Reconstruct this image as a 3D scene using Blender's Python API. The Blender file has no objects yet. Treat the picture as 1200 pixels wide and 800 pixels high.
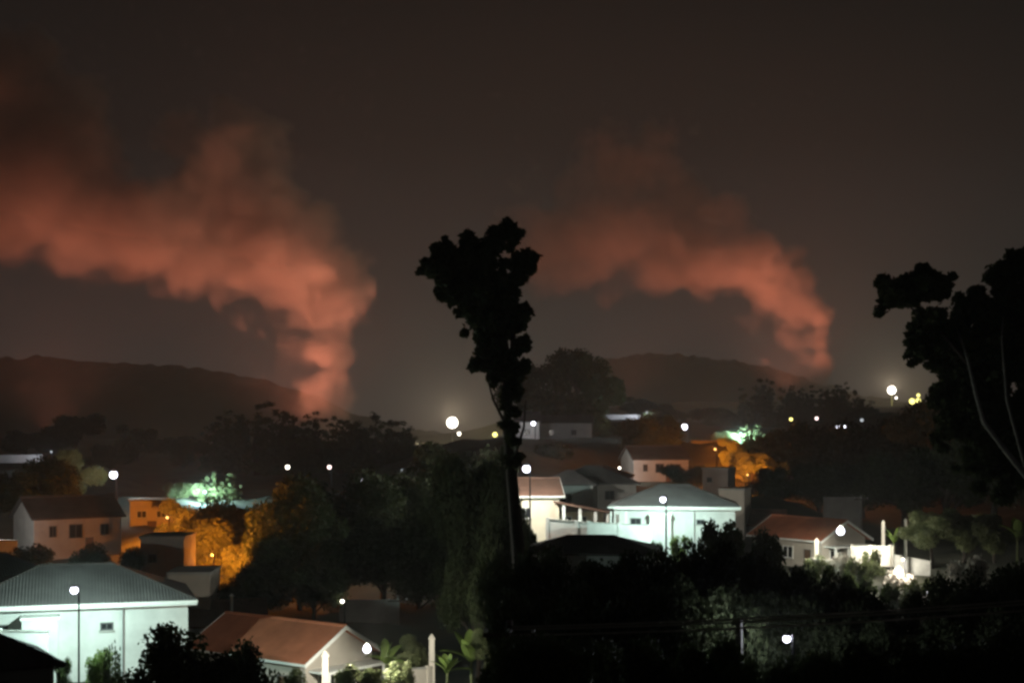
import bpy, math, random
import numpy as np
from mathutils import Vector, Matrix
R = math.radians
# ------------------------------------------------------------------ camera, sky, exposure
SC = bpy.context.scene
F, HZ, CZ = 1648.0, 505.0, 30.0            # focal length in photo pixels, horizon row, eye height
cam = bpy.data.cameras.new('camera'); CAM = bpy.data.objects.new('camera', cam)
SC.collection.objects.link(CAM); SC.camera = CAM
cam.sensor_width = 36; cam.lens = 36*F/1200; cam.shift_y = (HZ-400)/1200
cam.clip_start = 0.3; cam.clip_end = 20000
CAM.location = (0, 0, CZ); CAM.rotation_euler = (R(90), 0, 0)
SC.view_settings.view_transform = 'Standard'; SC.view_settings.look = 'None'
SC.view_settings.exposure = 0.0; SC.view_settings.gamma = 1.0
SC.render.engine = 'CYCLES'
SC.cycles.filter_width = 2.8
SC.cycles.volume_bounces = 1
SC.cycles.max_bounces = 4; SC.cycles.diffuse_bounces = 2; SC.cycles.transparent_max_bounces = 8

W = bpy.data.worlds.new('World'); SC.world = W; W.use_nodes = True
nt = W.node_tree; nt.nodes.clear()
out = nt.nodes.new('ShaderNodeOutputWorld')
sky = nt.nodes.new('ShaderNodeTexSky'); sky.sky_type = 'NISHITA'; sky.sun_disc = False
sky.sun_elevation = R(-8); sky.sun_rotation = R(200)
bg1 = nt.nodes.new('ShaderNodeBackground'); bg1.inputs[1].default_value = 0.05
nt.links.new(sky.outputs[0], bg1.inputs[0])
tc = nt.nodes.new('ShaderNodeTexCoord'); sx = nt.nodes.new('ShaderNodeSeparateXYZ')
nt.links.new(tc.outputs['Generated'], sx.inputs[0])
rp = nt.nodes.new('ShaderNodeValToRGB')                # night sky over a city: lighter towards the horizon
e = rp.color_ramp.elements
e[0].position = 0.0; e[0].color = (0.058, 0.047, 0.042, 1)
e[1].position = 0.32; e[1].color = (0.0030, 0.0036, 0.0038, 1)
m = e.new(0.10); m.color = (0.026, 0.0235, 0.0225, 1)
m = e.new(0.20); m.color = (0.0080, 0.0080, 0.0080, 1)
nt.links.new(sx.outputs[2], rp.inputs[0])
bg2 = nt.nodes.new('ShaderNodeBackground'); bg2.inputs[1].default_value = 1.0
nt.links.new(rp.outputs[0], bg2.inputs[0])
ad = nt.nodes.new('ShaderNodeAddShader')
nt.links.new(bg1.outputs[0], ad.inputs[0]); nt.links.new(bg2.outputs[0], ad.inputs[1])
nt.links.new(ad.outputs[0], out.inputs[0])

# ------------------------------------------------------------------ helpers
COL = SC.collection
def P(px, py, D):                                       # a point on the sight line of a photo pixel at distance D
    return Vector(((px-600)/F*D, D, CZ-(py-HZ)/F*D))
def face(px): return math.atan2(600-px, F)              # turn that makes a front look at the viewer

MATS = {}
def mat(name, col, rough=0.8, var=0.25, scale=3.0, bump=0.0, bscale=20, emit=None, wave=None, spec=0.3, metal=0.0, trans=0.0, vary_obj=0.0):
    if name in MATS: return MATS[name]
    mt = bpy.data.materials.new(name); mt.use_nodes = True; n = mt.node_tree; n.nodes.clear()
    o = n.nodes.new('ShaderNodeOutputMaterial'); b = n.nodes.new('ShaderNodeBsdfPrincipled')
    n.links.new(b.outputs[0], o.inputs[0])
    b.inputs['Roughness'].default_value = rough; b.inputs['Metallic'].default_value = metal
    b.inputs['Specular IOR Level'].default_value = spec
    if emit:
        em = n.nodes.new('ShaderNodeEmission'); em.inputs[0].default_value = (*col, 1); em.inputs[1].default_value = emit
        n.links.new(em.outputs[0], o.inputs[0]); MATS[name] = mt; return mt
    t = n.nodes.new('ShaderNodeTexCoord'); no = n.nodes.new('ShaderNodeTexNoise')
    no.inputs['Scale'].default_value = scale; no.inputs['Detail'].default_value = 5; no.inputs['Roughness'].default_value = 0.65
    n.links.new(t.outputs['Object'], no.inputs[0])
    r = n.nodes.new('ShaderNodeValToRGB'); r.color_ramp.elements[0].position = 0.3; r.color_ramp.elements[1].position = 0.7
    r.color_ramp.elements[0].color = (*[c*(1-var) for c in col], 1); r.color_ramp.elements[1].color = (*[min(1, c*(1+var)) for c in col], 1)
    n.links.new(no.outputs[0], r.inputs[0]); src = r.outputs[0]
    if vary_obj:
        oi = n.nodes.new('ShaderNodeObjectInfo'); hs = n.nodes.new('ShaderNodeHueSaturation')
        mr = n.nodes.new('ShaderNodeMapRange'); mr.inputs[3].default_value = 1-vary_obj; mr.inputs[4].default_value = 1+vary_obj
        n.links.new(oi.outputs['Random'], mr.inputs[0]); n.links.new(mr.outputs[0], hs.inputs['Value']); n.links.new(src, hs.inputs['Color']); src = hs.outputs[0]
    n.links.new(src, b.inputs['Base Color'])
    if wave:                                            # corrugation or tile courses
        wv = n.nodes.new('ShaderNodeTexWave'); wv.bands_direction = wave[0]; wv.inputs['Scale'].default_value = wave[1]
        n.links.new(t.outputs['Object'], wv.inputs[0])
        bm = n.nodes.new('ShaderNodeBump'); bm.inputs['Strength'].default_value = 0.6; bm.inputs['Distance'].default_value = 0.05
        n.links.new(wv.outputs[1], bm.inputs['Height']); n.links.new(bm.outputs[0], b.inputs['Normal'])
    elif bump:
        n2 = n.nodes.new('ShaderNodeTexNoise'); n2.inputs['Scale'].default_value = bscale; n.links.new(t.outputs['Object'], n2.inputs[0])
        bm = n.nodes.new('ShaderNodeBump'); bm.inputs['Strength'].default_value = bump; bm.inputs['Distance'].default_value = 0.05
        n.links.new(n2.outputs[0], bm.inputs['Height']); n.links.new(bm.outputs[0], b.inputs['Normal'])
    if trans:
        tr = n.nodes.new('ShaderNodeBsdfTranslucent'); mx = n.nodes.new('ShaderNodeMixShader'); mx.inputs[0].default_value = trans
        n.links.new(src, tr.inputs[0]); n.links.new(b.outputs[0], mx.inputs[1]); n.links.new(tr.outputs[0], mx.inputs[2]); n.links.new(mx.outputs[0], o.inputs[0])
    MATS[name] = mt; return mt

M_white = mat('white_plaster', (.56, .57, .54), .9, .20, .35, .15)
M_cream = mat('cream_plaster', (.60, .54, .42), .9, .10, .7, .15)
M_beige = mat('beige_plaster', (.46, .42, .36), .9, .12, .6, .15)
M_greyw = mat('grey_render_wall', (.34, .33, .31), .9, .15, .6, .2)
M_conc = mat('weathered_concrete', (.36, .36, .33), .9, .3, .8, .3)
M_roofg = mat('grey_fibre_cement_roof', (.125, .118, .115), .85, .25, .5, wave=('X', 1.6))
M_roofd = mat('dark_roof_tiles', (.07, .06, .055), .9, .3, .5, wave=('X', 1.5))
M_roofr = mat('red_clay_roof_tiles', (.36, .12, .06), .85, .25, .6, wave=('X', 1.5))
M_roofb = mat('brown_roof_tiles', (.16, .09, .065), .85, .3, .5, wave=('X', 1.5))
M_trim = mat('white_trim_paint', (.75, .76, .72), .6, .05, 2)
M_frame = mat('dark_window_frame', (.10, .10, .10), .5, .1, 4)
M_glass = mat('dark_window_glass', (.02, .022, .025), .08, .1, 2, spec=.6)
M_door = mat('brown_wood_door', (.12, .07, .04), .6, .3, 5)
M_iron = mat('galvanised_steel', (.22, .22, .22), .5, .15, 4, metal=.5)
M_pole = mat('concrete_pole', (.22, .21, .2), .9, .2, 4)
M_wood = mat('dark_weathered_wood', (.07, .05, .04), .9, .3, 3)
M_bark = mat('dark_bark', (.045, .035, .028), .95, .4, 4, .4, 12)
M_pale = mat('pale_bark', (.20, .19, .165), .9, .35, 2, .3, 8)
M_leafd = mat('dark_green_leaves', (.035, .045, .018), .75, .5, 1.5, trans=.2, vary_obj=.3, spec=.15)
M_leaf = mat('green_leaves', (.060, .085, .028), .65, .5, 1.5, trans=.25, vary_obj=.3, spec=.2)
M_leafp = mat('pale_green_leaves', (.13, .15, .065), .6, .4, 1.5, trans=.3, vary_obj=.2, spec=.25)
M_ban = mat('banana_leaves', (.14, .20, .05), .5, .3, 2, trans=.35, spec=.3)
M_flower_glint = mat('pale_flowers_and_glints', (.6, .55, .48), .7, .2, 4)  # pale flowers; on garden shrubs the whitish tone paints in lamplit leaf glints
M_wire = mat('lightened_cable', (.30, .27, .22), .7, .1, 5)  # cable colour lightened so the lines show as if lamplit
M_post = mat('darkened_steel', (.035, .035, .037), .6, .2, 5)  # darkened so the lamps' own light leaves their poles in silhouette
M_dome = mat('dull_metal', (.3, .3, .3), .5, .1, 5)

class MB:                                               # collects polygons for one mesh
    def __init__(s): s.v = []; s.f = []
    def poly(s, pts): i = len(s.v); s.v += [tuple(p) for p in pts]; s.f.append(tuple(range(i, i+len(pts)))); return s
    def solid(s, bot, top):                             # prism between two rings of equal length
        i = len(s.v); n = len(bot); s.v += [tuple(p) for p in bot]+[tuple(p) for p in top]
        s.f.append(tuple(range(i+n-1, i-1, -1))); s.f.append(tuple(range(i+n, i+2*n)))
        for k in range(n): s.f.append((i+k, i+(k+1) % n, i+n+(k+1) % n, i+n+k))
        return s
    def box(s, x0, x1, y0, y1, z0, z1):
        return s.solid([(x0, y0, z0), (x1, y0, z0), (x1, y1, z0), (x0, y1, z0)], [(x0, y0, z1), (x1, y0, z1), (x1, y1, z1), (x0, y1, z1)])
    def tube(s, path, rad, n=8, cap=True):
        path = [Vector(p) for p in path]; rings = []; up = Vector((0.13, 0.31, 1)).normalized()
        for k, p in enumerate(path):
            t = (path[min(k+1, len(path)-1)]-path[max(k-1, 0)]).normalized()
            a = t.cross(Vector((1, 0, 0)) if abs(t.x) < .8 else Vector((0, 1, 0))).normalized(); b = t.cross(a)
            r = rad[k] if hasattr(rad, '__len__') else rad
            rings.append([p+(a*math.cos(q*2*math.pi/n)+b*math.sin(q*2*math.pi/n))*r for q in range(n)])
        i = len(s.v)
        for rg in rings: s.v += [tuple(q) for q in rg]
        for k in range(len(rings)-1):
            for q in range(n): s.f.append((i+k*n+q, i+k*n+(q+1) % n, i+(k+1)*n+(q+1) % n, i+(k+1)*n+q))
        if cap: s.f.append(tuple(range(i+n-1, i-1, -1))); s.f.append(tuple(range(i+(len(rings)-1)*n, i+len(rings)*n)))
        return s
    def ball(s, c, r, nu=12, nv=8, sq=1.0):
        rings = []
        path = []; rad = []
        for k in range(nv+1):
            a = -math.pi/2+math.pi*k/nv; path.append((c[0], c[1], c[2]+math.sin(a)*r*sq)); rad.append(max(math.cos(a)*r, r*.02))
        i = len(s.v)
        for p, q in zip(path, rad): s.v += [(p[0]+math.cos(t*2*math.pi/nu)*q, p[1]+math.sin(t*2*math.pi/nu)*q, p[2]) for t in range(nu)]
        for k in range(nv):
            for q in range(nu): s.f.append((i+k*nu+q, i+k*nu+(q+1) % nu, i+(k+1)*nu+(q+1) % nu, i+(k+1)*nu+q))
        return s
    def mesh(s, name, m, smooth=False):
        me = bpy.data.meshes.new(name); me.from_pydata(s.v, [], s.f); me.materials.append(m)
        if smooth: me.polygons.foreach_set('use_smooth', [True]*len(me.polygons))
        me.update(); return me
    def obj(s, name, m, parent=None, smooth=False): return link(name, s.mesh(name, m, smooth), parent)
def link(name, data, parent=None):
    o = bpy.data.objects.new(name, data); COL.objects.link(o)
    if parent is not None: o.parent = parent
    return o
def tag(o, label=None, cat=None, group=None, kind=None):
    for k, v in (('label', label), ('category', cat), ('group', group), ('kind', kind)):
        if v: o[k] = v
    return o
def thing(name, label, cat, loc, rz=0, group=None):
    o = link(name, None); o.location = loc; o.rotation_euler = (0, 0, rz); o.empty_display_size = .5
    return tag(o, label, cat, group)
def lamp_light(parent, loc, col, power, rad=.12):
    l = bpy.data.lights.new('lamp_light', 'POINT'); l.color = col; l.energy = power; l.shadow_soft_size = rad
    o = link('lamp_light', l, parent); o.location = loc; return o

# ------------------------------------------------------------------ ground
CTRL = [(-300,800,88),(-100,800,88),(100,800,88),(300,800,92),(450,800,92),(550,808,95),(100,655,150),(0,650,150),(230,700,125),(450,690,130),(550,690,130),
 (200,620,180),(120,590,210),(300,565,300),(30,548,260),(300,532,500),(460,535,450),(540,520,800),(300,518,900),(50,520,900),(-250,525,900),(580,522,650),(-250,560,250),
 (-200,917,60),(100,917,60),(300,917,60),(520,917,60),(300,1164,30),(300,1493,10),(300,1330,3),(-200,1164,30),(300,514,1300),(-100,514,1300),(550,512,1300),
 (660,640,140),(780,654,140),(900,662,150),(720,650,140),(1050,665,132),(1000,712,118),(1080,722,112),(1150,665,130),(1300,650,130),(770,566,230),(850,580,190),(640,514,300),(730,494,420),(830,520,300),(940,502,560),(1050,480,900),(1000,590,230),
 (960,470,1250),(800,474,1100),(660,484,900),(1180,470,700),(1300,470,700),(700,810,60),(900,810,60),(1100,810,60),(1300,810,60),(900,1054,30),(1200,1054,30),(700,1054,30),(900,1493,10),(900,1330,3),(1200,560,300),
 (1050,476,1400),(800,476,1400),(1300,470,1400)]
_c = np.array([(a/90.0, math.log(d)/.16, CZ-(b-HZ)/F*d) for a, b, d in CTRL])
def ground(x, y):
    x = np.asarray(x, float); y = np.maximum(np.asarray(y, float), 2.0)
    u = (600+x/y*F)/90.0; u = np.clip(u, -4, 15); v = np.log(y)/.16
    d2 = (u[..., None]-_c[:, 0])**2+(v[..., None]-_c[:, 1])**2
    w = 1/(d2+.15)**2.2
    return (w*_c[:, 2]).sum(-1)/w.sum(-1)
def gz(px, D): return float(ground((px-600)/F*D, D))
M_ground = mat('dark_earth_and_scrub', (.045, .045, .028), .95, .5, .12, .5, 3)
ds = np.exp(np.linspace(math.log(2.5), math.log(1500), 110)); us = np.linspace(-1.05, 1.05, 150)
gx = np.outer(ds, us); gy = np.repeat(ds[:, None], 150, 1); gzv = ground(gx, gy)
rng = np.random.default_rng(3)
gzv += rng.normal(0, 1, gzv.shape)*np.minimum(gy*.0012, .5)
gzv[-1, :] = CZ-60
vs = np.stack([gx, gy, gzv], -1).reshape(-1, 3)
fs = [(r*150+c, r*150+c+1, (r+1)*150+c+1, (r+1)*150+c) for r in range(109) for c in range(149)]
me = bpy.data.meshes.new('ground'); me.from_pydata(vs.tolist(), [], fs); me.materials.append(M_ground)
me.polygons.foreach_set('use_smooth', [True]*len(me.polygons))
tag(link('ground', me), 'dark scrubby valley ground under the houses and trees', None, None, 'structure')
g2 = MB().poly([(-9000, -3000, CZ-62), (9000, -3000, CZ-62), (9000, 12000, CZ-62), (-9000, 12000, CZ-62)]).obj('terrain', M_ground)
tag(g2, 'dark plain running out to the horizon', None, None, 'structure')
M_hill = mat('dark_wooded_hillside', (.030, .028, .022), .95, .5, .02, .5, .2)
def hill(name, prof, D, label, seed):
    px = np.array([p[0] for p in prof], float); py = np.array([p[1] for p in prof], float)
    n = 420; xs = np.linspace(px[0], px[-1], n); ys = np.interp(xs, px, py)
    k = np.hanning(17); k /= k.sum(); ys = np.convolve(np.pad(ys, 8, mode='edge'), k, 'valid')
    rg = np.random.default_rng(seed); rows = 26; V = []
    for j in range(rows):
        t = j/(rows-1)                                  # 0 foot, ~.6 ridge, 1 back foot
        d = D-420+700*t
        s = math.sin(min(t/.6, 1)*math.pi/2)**1.2 if t <= .6 else math.cos((t-.6)/.4*math.pi/2)
        top = CZ-(ys-HZ)/F*D; z = (CZ-60)+(top-(CZ-60))*s
        nz = np.convolve(np.pad(rg.normal(0, 1, n), 3, mode='wrap'), np.hanning(9)[1:-1]/2, 'valid')
        z = z+nz*1.7*(D/1500)*(.1+s**6)
        V += [((a-600)/F*D, d, b) for a, b in zip(xs, z)]
    fs = [(r*n+c, r*n+c+1, (r+1)*n+c+1, (r+1)*n+c) for r in range(rows-1) for c in range(n-1)]
    me = bpy.data.meshes.new(name); me.from_pydata(V, [], fs); me.materials.append(M_hill)
    tag(link(name, me), label, None, None, 'structure')
hill('hill', [(-700,450),(-300,432),(-100,428),(0,424),(60,420),(100,422),(150,427),(200,430),(270,438),(320,448),(380,470),(430,490),(480,504),(560,512)], 1700, 'long low wooded hill behind the larger smoke column', 1)
hill('hill', [(590,512),(612,486),(640,450),(680,426),(720,418),(770,416),(830,420),(880,427),(920,437),(950,449),(990,460),(1030,468),(1080,474),(1150,478),(1300,470),(1500,480)], 2200, 'low wooded hill behind the smaller smoke column', 2)

# ------------------------------------------------------------------ smoke and fire
M_smoke = bpy.data.materials.new('fire_smoke'); M_smoke.use_nodes = True; n = M_smoke.node_tree; n.nodes.clear()
o_ = n.nodes.new('ShaderNodeOutputMaterial'); pv = n.nodes.new('ShaderNodeVolumePrincipled')
pv.inputs['Color'].default_value = (.74, .64, .59, 1); pv.inputs['Density'].default_value = 1.0; pv.inputs['Anisotropy'].default_value = 0.0
n.links.new(pv.outputs[0], o_.inputs['Volume'])
def lattice(shape, step, rg):
    dims = [int(math.ceil(s/step))+3 for s in shape]; L = rg.random(dims)
    off = rg.random(3); idx = []
    for a, s in enumerate(shape):
        t = np.arange(s)/step+off[a]; i = t.astype(int); f = t-i; f = f*f*(3-2*f); idx.append((i, f))
    (ix, fx), (iy, fy), (iz, fz) = idx
    A = L[ix]*(1-fx)[:, None, None]+L[ix+1]*fx[:, None, None]
    A = A[:, iy]*(1-fy)[None, :, None]+A[:, iy+1]*fy[None, :, None]
    return A[:, :, iz]*(1-fz)+A[:, :, iz+1]*fz
def smoke(puffs, D, vox, label, seed, ext, depth=1.0):
    rg = np.random.default_rng(seed); s = D/F
    c = np.array([[*P(a, b, D)] for a, b, *_ in puffs]); r = np.array([p[2]*1.12 for p in puffs])*s; wt = np.array([p[3] if len(p) > 3 else 1 for p in puffs])
    c[:, 1] += rg.normal(0, .25, len(c))*r
    lo = (c-r[:, None]*1.5).min(0); hi = (c+r[:, None]*1.5).max(0)
    N = np.maximum(((hi-lo)/vox).astype(int)+1, 4); hi = lo+(N-1)*vox
    X = lo[0]+np.arange(N[0])*vox; Y = lo[1]+np.arange(N[1])*vox; Z = lo[2]+np.arange(N[2])*vox
    big = 26*s/vox
    w = [(lattice(N, big*1.3, rg)-.5)*34*s+(lattice(N, big*.5, rg)-.5)*14*s+(lattice(N, big*.22, rg)-.5)*7*s for _ in range(3)]
    fld = np.full(N, -1.0); dens = np.zeros(N)
    PX, PY, PZ = np.meshgrid(X, Y, Z, indexing='ij'); PX = PX+w[0]; PY = PY+w[1]; PZ = PZ+w[2]*.8
    for cc, rr, ww in zip(c, r, wt):
        q = 1-np.sqrt((PX-cc[0])**2+(PY-cc[1])**2+(PZ-cc[2])**2)/(rr*1.25)
        q = np.clip(q/.45, 0, 1); q = q*q*(3-2*q)*ww
        dens = np.maximum(dens, q)
    bil = np.abs(lattice(N, big, rg)-.5)*2*.5+np.abs(lattice(N, big*.45, rg)-.5)*2*.3+np.abs(lattice(N, big*.2, rg)-.5)*2*.2
    dens = np.clip(dens-(.58*(1-bil)-.20)*(1-dens*.55), 0, 1)*(.55+.9*bil)
    dens[[0, -1]] = 0; dens[:, [0, -1]] = 0; dens[:, :, [0, -1]] = 0
    dens *= ext
    me = bpy.data.meshes.new('smoke_plume'); me.vertices.add(dens.size)
    at = me.attributes.new('dens', 'FLOAT', 'POINT'); at.data.foreach_set('value', dens.ravel().astype(np.float32))
    me.materials.append(M_smoke)
    ob = tag(link('smoke_plume', me), label, None, None, 'stuff')
    g = bpy.data.node_groups.new('smoke_grid', 'GeometryNodeTree')
    g.interface.new_socket('Geometry', in_out='INPUT', socket_type='NodeSocketGeometry'); g.interface.new_socket('Geometry', in_out='OUTPUT', socket_type='NodeSocketGeometry')
    gi = g.nodes.new('NodeGroupInput'); go = g.nodes.new('NodeGroupOutput'); L = g.links.new
    vc = g.nodes.new('GeometryNodeVolumeCube')
    vc.inputs['Min'].default_value = lo; vc.inputs['Max'].default_value = hi
    for k, nm in enumerate(('Resolution X', 'Resolution Y', 'Resolution Z')): vc.inputs[nm].default_value = int(N[k])
    ps = g.nodes.new('GeometryNodeInputPosition'); sp = g.nodes.new('ShaderNodeSeparateXYZ'); L(ps.outputs[0], sp.inputs[0])
    idx = []
    for k in range(3):
        a = g.nodes.new('ShaderNodeMath'); a.operation = 'SUBTRACT'; L(sp.outputs[k], a.inputs[0]); a.inputs[1].default_value = float(lo[k])
        b = g.nodes.new('ShaderNodeMath'); b.operation = 'DIVIDE'; L(a.outputs[0], b.inputs[0]); b.inputs[1].default_value = float((hi[k]-lo[k])/(N[k]-1))
        d = g.nodes.new('ShaderNodeMath'); d.operation = 'ROUND'; L(b.outputs[0], d.inputs[0])
        ii = g.nodes.new('FunctionNodeFloatToInt'); L(d.outputs[0], ii.inputs[0]); idx.append(ii.outputs[0])
    def imath(op, a, b):
        q = g.nodes.new('FunctionNodeIntegerMath'); q.operation = op
        for k, v in enumerate((a, b)):
            if isinstance(v, int): q.inputs[k].default_value = v
            else: L(v, q.inputs[k])
        return q.outputs[0]
    t = imath('ADD', imath('MULTIPLY', imath('ADD', imath('MULTIPLY', idx[0], int(N[1])), idx[1]), int(N[2])), idx[2])
    na = g.nodes.new('GeometryNodeInputNamedAttribute'); na.data_type = 'FLOAT'; na.inputs['Name'].default_value = 'dens'
    si = g.nodes.new('GeometryNodeSampleIndex'); si.data_type = 'FLOAT'; si.domain = 'POINT'
    L(gi.outputs[0], si.inputs['Geometry']); L(na.outputs['Attribute'], si.inputs['Value']); L(t, si.inputs['Index']); L(si.outputs[0], vc.inputs['Density'])
    sm = g.nodes.new('GeometryNodeSetMaterial'); sm.inputs['Material'].default_value = M_smoke
    L(vc.outputs[0], sm.inputs[0]); L(sm.outputs[0], go.inputs[0])
    md = ob.modifiers.new('smoke_grid', 'NODES'); md.node_group = g
    print('smoke', N, dens.size); return ob
PL = [(390,500,22,.75),(384,482,26,.7),(378,462,28,.6),(398,445,20,.8),(404,425,18,.9),(388,405,26,.7),(400,385,20,.9),(388,362,28),(402,335,26),(408,308,18),
 (372,325,42),(335,310,46),(300,322,30),(280,275,55),(235,290,46),(200,270,52),(245,225,50,.9),(275,190,48,.8),(280,155,36,.55),(215,160,34,.45),(315,240,42,.8),
 (150,265,52),(100,255,56),(60,225,60),(0,230,66),(35,165,62,.85),(20,105,56,.8),(70,130,48,.7),(-60,200,85),(30,66,36,.6),(95,180,50,.7),(-40,110,70,.7),
 (130,312,24,.3),(270,340,26,.35),(195,325,22,.3),(345,395,34,.20),(342,440,32,.13),(360,468,28,.2),(305,362,30,.2),(352,362,26,.4),(310,180,34,.5),(360,270,38,.8),(-150,200,90),(60,290,26,.3)]
smoke(PL, 900, 1.7, 'thick smoke plume lit orange from below, drifting left over the hill', 5, .066)
PR = [(964,462,15,.95),(961,448,16,.95),(957,432,15,.9),(962,408,12,.9),(964,388,16),(962,368,16),(950,355,22),(930,348,28),(902,332,34),(888,302,32,.8),(860,312,36),(822,302,40),(850,262,30,.6),
 (790,292,42),(762,318,26,.6),(742,272,44,.8),(702,275,46,.8),(660,285,46,.7),(630,292,40,.55),(738,200,40,.6),(775,178,32,.45),(722,152,26,.4),(702,195,36,.4),(800,240,40,.6),
 (690,230,36,.5),(615,205,22,.25),(720,335,24,.3),(880,362,20,.15),(660,320,26,.35),(622,320,22,.3),(920,310,24,.6),(760,160,24,.35),(612,270,30,.4),(928,388,24,.3),(938,415,24,.3),(946,440,20,.4),(898,365,24,.3)]
smoke(PR, 1300, 1.9, 'smaller smoke plume with a salmon underside rising behind the dark treetops', 9, .052)
M_flame = mat('flame', (1.0, .30, .06), emit=6)
def fire(px, py, D, label, lights):
    t = thing('fire', label, 'fire', P(px, py, D))
    rg = random.Random(px)
    for k in range(7):
        a = rg.uniform(-1, 1)*9; b = rg.uniform(-3, 3); h = rg.uniform(3, 7)
        MB().tube([(a, b, -3), (a+.5, b, h*.3), (a-.4, b+.3, h*.65), (a+.6, b, h)], [1.6, 2.0, 1.0, .05], 8).obj('flame', M_flame, t, True)
    for (lx, ly, ld, pw, rad, col) in lights:
        l = bpy.data.lights.new('fire_and_fill_light', 'SPOT'); l.color = col; l.energy = pw; l.shadow_soft_size = rad; l.spot_size = R(150); l.spot_blend = .7
        o = link('fire_and_fill_light', l, t); o.location = P(lx, ly, ld)-t.location; o.rotation_euler = (R(180), 0, 0)
OR = (1.0, .30, .17)
fire(388, 530, 885, 'orange fire burning out of sight behind the dark trees below the larger smoke plume', [(345,513,858,1.35e6,18,OR),(60,515,880,.9e6,24,OR)])  # second spot is an added fill brightening the plume's left end
fire(960, 484, 1275, 'orange fire hidden behind the treetops under the smaller smoke plume', [(922,466,1248,1.6e6,18,OR),(740,466,1262,.4e6,24,OR)])  # second spot added to brighten the left part of this plume

# ------------------------------------------------------------------ houses
def wallpanel(parent, side, w, d, u, z0, ww, hh, kind, name=None):
    # an opening on a wall: frame proud of the wall, pane behind it; side f,b,l,r ; u along the wall from its centre
    rot = {'f': 0, 'r': 90, 'b': 180, 'l': -90}[side]
    org = {'f': (u, 0, z0), 'b': (-u, d, z0), 'r': (w/2, d/2+u, z0), 'l': (-w/2, d/2-u, z0)}[side]
    fr = MB(); t = .09
    for a in ((-ww/2, -ww/2+t, 0, hh), (ww/2-t, ww/2, 0, hh), (-ww/2+t, ww/2-t, hh-t, hh)) + (() if kind == 'door' else ((-ww/2+t, ww/2-t, 0, t), (-t/2.5, t/2.5, t, hh-t))):
        fr.box(a[0], a[1], -.06, .0-.002, a[2], a[3])
    o = fr.obj('window' if kind == 'window' else 'door', M_trim if name == 'white' else M_frame, parent); o.location = org; o.rotation_euler = (0, 0, R(rot))
    p = MB().box(-ww/2+t*.9, ww/2-t*.9, -.025, -.004, t*.5 if kind == 'window' else 0, hh-t*.9).obj('pane' if kind == 'window' else 'door_leaf', M_glass if kind == 'window' else M_door, o)
    if kind == 'window': MB().box(-ww/2-.08, ww/2+.08, -.12, -.003, -.1, -.002).obj('sill', M_conc, o)
    else: MB().box(ww/2-.25, ww/2-.2, -.07, -.026, 1.0, 1.12).obj('handle', M_iron, o)
    return o
def house(name, label, px, pb, D, w, d, h, roof, rise, over, wm, rm, rz=0, openings=(), trim=True, found=3.0, cat='house', group=None):
    # local origin: middle of the front foot; front looks along -y; ridge runs along x
    t = thing(name, label, cat, P(px, pb, D), face(px)+R(rz), group)
    wl = MB()
    if roof == 'gable':
        a = [(-w/2, 0, h), (-w/2, d, h), (-w/2, d/2, h+rise)]; b = [(w/2, 0, h), (w/2, d, h), (w/2, d/2, h+rise)]
        wl.box(-w/2, w/2, 0, d, -found, h); wl.solid([(x, y, z+.001) for x, y, z in a], [(x, y, z+.001) for x, y, z in b])
    else: wl.box(-w/2, w/2, 0, d, -found, h)
    wl.obj('wall', wm, t)
    rb = MB(); e = over; th = .16
    if roof == 'hip':
        k = min(d/2+e, w/2+e-.4)
        b0 = [(-w/2-e, -e, h+.01), (w/2+e, -e, h+.01), (w/2+e, d+e, h+.01), (-w/2-e, d+e, h+.01)]
        b1 = [(x, y, z+th) for x, y, z in b0]; rb.solid(b0, b1)
        r0 = (-w/2-e+k, d/2, h+rise); r1 = (w/2+e-k, d/2, h+rise); z = .012
        b1 = [(x, y, q+z) for x, y, q in b1]
        rb.poly([b1[0], b1[1], r1, r0]); rb.poly([b1[2], b1[3], r0, r1]); rb.poly([b1[1], b1[2], r1]); rb.poly([b1[3], b1[0], r0])
        ro = rb.obj('roof', rm, t)
        MB().tube([r0, r1],   .07, 6).obj('ridge_cap', M_roofd, ro)
        for c, q in ((b1[0], r0), (b1[1], r1)): MB().tube([c, q], .06, 6).obj('hip_cap', M_roofd, ro)
        if trim: MB().box(-w/2-e, w/2+e, -e-.06, -e-.003, h-.02, h+th+.01).obj('fascia', M_trim, ro)
    elif roof == 'gable':
        sl = rise/(d/2); x0, x1 = -w/2-e, w/2+e
        for sgn in (0, 1):
            ya, yb = (-e, d/2) if sgn == 0 else (d+e, d/2)
            za, zb = h-e*sl+.02, h+rise+.02
            ring = [(ya, za), (yb, zb), (yb, zb+th), (ya, za+th)]
            rb.solid([(x0, y, z) for y, z in ring], [(x1, y, z) for y, z in ring])
        ro = rb.obj('roof', rm, t)
        MB().tube([(x0, d/2, h+rise+th), (x1, d/2, h+rise+th)], .13, 6).obj('ridge_cap', rm, ro)
        if trim:
            for x in (x0-.05, x1+.003):
                for ya in (-e, d+e):
                    ring = [(ya, h-e*sl-.08), (d/2, h+rise-.06), (d/2, h+rise+th+.05), (ya, h-e*sl+th+.03)]
                    MB().solid([(x, y, z) for y, z in ring], [(x+.047, y, z) for y, z in ring]).obj('barge_board', M_trim, ro)
            MB().box(x0, x1, -e-.05, -e-.003, h-e*sl, h-e*sl+th).obj('fascia', M_trim, ro)
    else:
        rb.box(-w/2-e, w/2+e, -e, d+e, h+.003, h+.2); ro = rb.obj('roof', rm, t)
    for (side, u, z0, ww, hh, kind, *nm) in openings: wallpanel(t, side, w, d, u, z0, ww, hh, kind, nm[0] if nm else None)
    return t

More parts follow.
